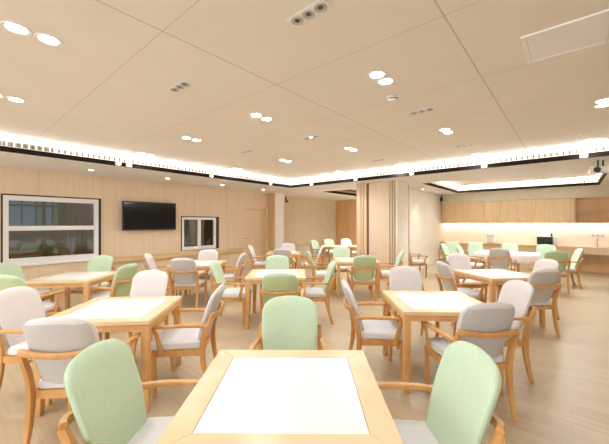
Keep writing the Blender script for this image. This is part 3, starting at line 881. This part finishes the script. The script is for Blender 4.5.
def make_chair(fabric, label):
    r = thing('armchair', label, 'chair', group='dining armchairs')
    link('seat', seat_mesh(), M['seatfab'], r, True)
    link('backrest', back_mesh(), M[fabric], r, True)
    link('back_panel', back_mesh(True), M[fabric + 'back'], r, True)
    bm = bmesh.new()
    box(bm, -0.225, 0.225, 0.195, 0.222, 0.355, 0.411); box(bm, -0.215, 0.215, -0.215, -0.19, 0.355, 0.411)
    for s in (-1, 1):
        vs = box(bm, s * 0.232 - 0.012, s * 0.232 + 0.012, -0.20, 0.20, 0.355, 0.411)
    link('seat_frame', bm, M['beech'], r)
    for s in (-1, 1):
        bm = bmesh.new()   # rear leg, sabre shaped, rises to the bow rail
        sweep(bm, [(s * 0.232, -0.292, 0.0), (s * 0.232, -0.248, 0.18), (s * 0.233, -0.226, 0.36), (s * 0.236, -0.236, 0.50), (s * 0.240, -0.268, 0.61), (s * 0.240, -0.306, 0.705)],
              [(.034, .034), (.038, .040), (.040, .048), (.038, .046), (.036, .042), (.032, .034)], up=(0, 1, 0))
        link('leg', bm, M['beech'], r, True)
        bm = bmesh.new()   # front leg
        sweep(bm, [(s * 0.240, 0.190, 0.0), (s * 0.242, 0.195, 0.2), (s * 0.246, 0.195, 0.415)], [(.032, .032), (.036, .038), (.038, .044)], up=(0, 1, 0))
        link('leg', bm, M['beech'], r, True)
        bm = bmesh.new()   # arm support, leaning forward
        sweep(bm, [(s * 0.252, 0.125, 0.37), (s * 0.262, 0.14, 0.46), (s * 0.268, 0.165, 0.56), (s * 0.272, 0.195, 0.622)], [(.026, .046), (.026, .040), (.026, .034), (.026, .032)], up=(0, 1, 0))
        link('arm_support', bm, M['beech'], r, True)
        bm = bmesh.new()
        sweep(bm, [(s * 0.246, -0.268, 0.622), (s * 0.262, -0.12, 0.634), (s * 0.274, 0.06, 0.634), (s * 0.274, 0.20, 0.630), (s * 0.268, 0.245, 0.624)],
              [(.030, .030), (.038, .028), (.044, .026), (.046, .026), (.038, .022)])
        link('armrest', bm, M['beech'], r, True)
    bm = bmesh.new()
    sweep(bm, [(-0.246, -0.298, 0.712), (-0.21, -0.322, 0.712), (-0.11, -0.337, 0.700), (0, -0.341, 0.694), (0.11, -0.337, 0.700), (0.21, -0.322, 0.712), (0.246, -0.298, 0.712)],
          [(.030, .040), (.032, .042), (.028, .040), (.026, .040), (.028, .040), (.032, .042), (.030, .040)], n=5)
    link('back_rail', bm, M['beech'], r, True)
    return r

AX = math.degrees(TH)           # heading of u from +X
FU, FV = AX - 90, AX            # rotations that make a chair face +u / +v
CH = [
 ('green', -0.69, 1.53, -90, 'nearest green chair at the lower left, beside the nearest table'),
 ('green', 0.485, 1.50, 90, 'nearest green chair at the lower right, beside the nearest table'),
 ('green', -0.117, 2.24, 180, 'green chair facing the viewer across the nearest table'),
 ('grey', -1.635, 2.36, 5, 'grey-white chair seen from behind at the left table, nearest the viewer'),
 ('grey', -2.38, 2.92, -90, 'grey-white chair at the far left edge facing right to the left table'),
 ('grey', -1.96, 3.69, 180, 'white chair facing the viewer behind the left table'),
 ('grey', -1.17, 3.05, 95, 'grey-white chair in side view on the right side of the left table'),
 ('grey', 1.40, 2.734, 5, 'grey-white chair seen from behind between the right green chair and the right table'),
 ('grey', 1.925, 3.28, 89, 'grey-white chair on the right side of the table right of centre'),
 ('grey', 1.395, 4.06, 180, 'white chair facing the viewer behind the table right of centre'),
 ('grey', 0.77, 3.30, -92, 'grey-white chair in side view on the left side of the table right of centre'),
 ('green', -0.30, 4.16, 0, 'green chair seen from behind at the front of the central table'),
 ('green', -0.50, 5.60, 182, 'pale green chair facing the viewer behind the central table'),
 ('green', 0.13, 5.03, 91, 'pale green chair in side view right of the central table'),
 ('green', -1.12, 5.02, -90, 'thin-looking green chair in side view left of the central table'),
 ('green', 1.15, 6.28, 0, 'green chair seen from behind directly in front of the wooden pillar'),
 ('green', 0.96, 7.87, 180, 'green chair facing the viewer behind the table left of the pillar foot'),
 ('green', 1.82, 6.97, 80, 'green chair leaning against the right half of the pillar in side view'),
 ('green', -3.8, 5.55, 180, 'green chair facing the viewer below the right corner of the big window'),
 ('green', -2.95, 4.72, 82, 'olive green chair right of the window table, turned away from the viewer'),
 ('green', -3.56, 4.03, 0, 'green chair seen from behind in front of the window table'),
 ('green', -4.26, 4.80, -90, 'green chair at the left edge of the view left of the window table'),
 ('grey', -2.15, 5.84, 0, 'grey chair seen from behind in front of the small sliding window table'),
 ('grey', -2.21, 6.90, 180, 'grey-white chair right under the small sliding window'),
 ('grey', -2.86, 6.42, -76, 'grey-white chair below the television facing right'),
 ('grey', -1.59, 6.41, 90, 'grey-white chair right of the small sliding window facing left'),
 ('grey', -0.54, 7.93, 0, 'grey chair seen from behind at the table near the pilaster'),
 ('grey', -0.50, 9.34, 180, 'white chair facing the viewer at the table near the pilaster'),
 ('grey', -1.18, 8.68, -90, 'pinkish white chair in front of the recessed door'),
 ('green', 0.42, 6.9, -90, 'olive green chair left of the table by the pillar'),
 ('grey', 0.14, 8.55, 90, 'pale slim chair right of the table near the pilaster'),
 ('green', 0.60, 11.25, -125, 'pale green chair left of the far alcove table'),
 ('green', 1.08, 12.1, -155, 'pale green chair behind the far alcove table'),
 ('grey', 1.74, 12.15, -160, 'pinkish white chair behind the far alcove tables near the pillar'),
 ('grey', 2.52, 5.0, -88, 'grey chair seen from behind on the left side of the right-hand table'),
 ('grey', 3.13, 6.02, 183, 'grey-white chair facing the viewer behind the right-hand table'),
 ('grey', 3.20, 4.53, 9, 'grey chair seen from behind at the front of the right-hand table'),
 ('grey', 3.78, 5.25, 95, 'grey-white chair on the right side of the right-hand table'),
 ('grey', 4.96, 7.88, FU, 'grey chair seen from behind at the cloth-covered table'),
 ('green', 4.50, 8.42, FV + 180, 'olive green chair at the left end of the cloth-covered table, nearer one'),
 ('green', 4.42, 9.2, FV + 180, 'green chair by the counter end left of the cloth-covered table, farther one'),
 ('green', 4.69, 10.12, FU + 180, 'pale green chair at the far left of the counter, facing the viewer'),
 ('green', 5.40, 10.02, FU + 180, 'pale green chair below the rice cooker, facing the viewer'),
 ('green', 6.18, 9.48, FU + 180, 'pale green chair midway between rice cooker and microwave'),
 ('green', 6.76, 8.78, FU + 180, 'pale green chair below the microwave, facing the viewer'),
 ('green', 5.68, 7.22, FU + 22, 'olive green chair seen from behind at the right front of the cloth-covered table'),
 ('green', 6.40, 7.75, FV + 15, 'green chair in side view at the right end of the cloth-covered table'),
 ('green', 3.25, 9.1, -90, 'green chair in side view between the pillar and the white partition wall'),
]
protos = {}
for fab, x, y, a, lb in CH:
    if fab not in protos:
        c = make_chair(fab, lb); protos[fab] = c
        c.location = (x, y, 0); c.rotation_euler = (0, 0, math.radians(a))
    else:
        dup(protos[fab], (x, y, 0), math.radians(a), lb)
for fab, c in protos.items(): c['group'] = {'green': 'green dining armchairs', 'grey': 'grey dining armchairs'}[fab]
for o in bpy.data.objects:
    if o.get('category') == 'chair':
        o['group'] = 'green dining armchairs' if any(ch.name.startswith('backrest') and ch.data.materials[0] == M['green'] for ch in o.children) else 'grey dining armchairs'
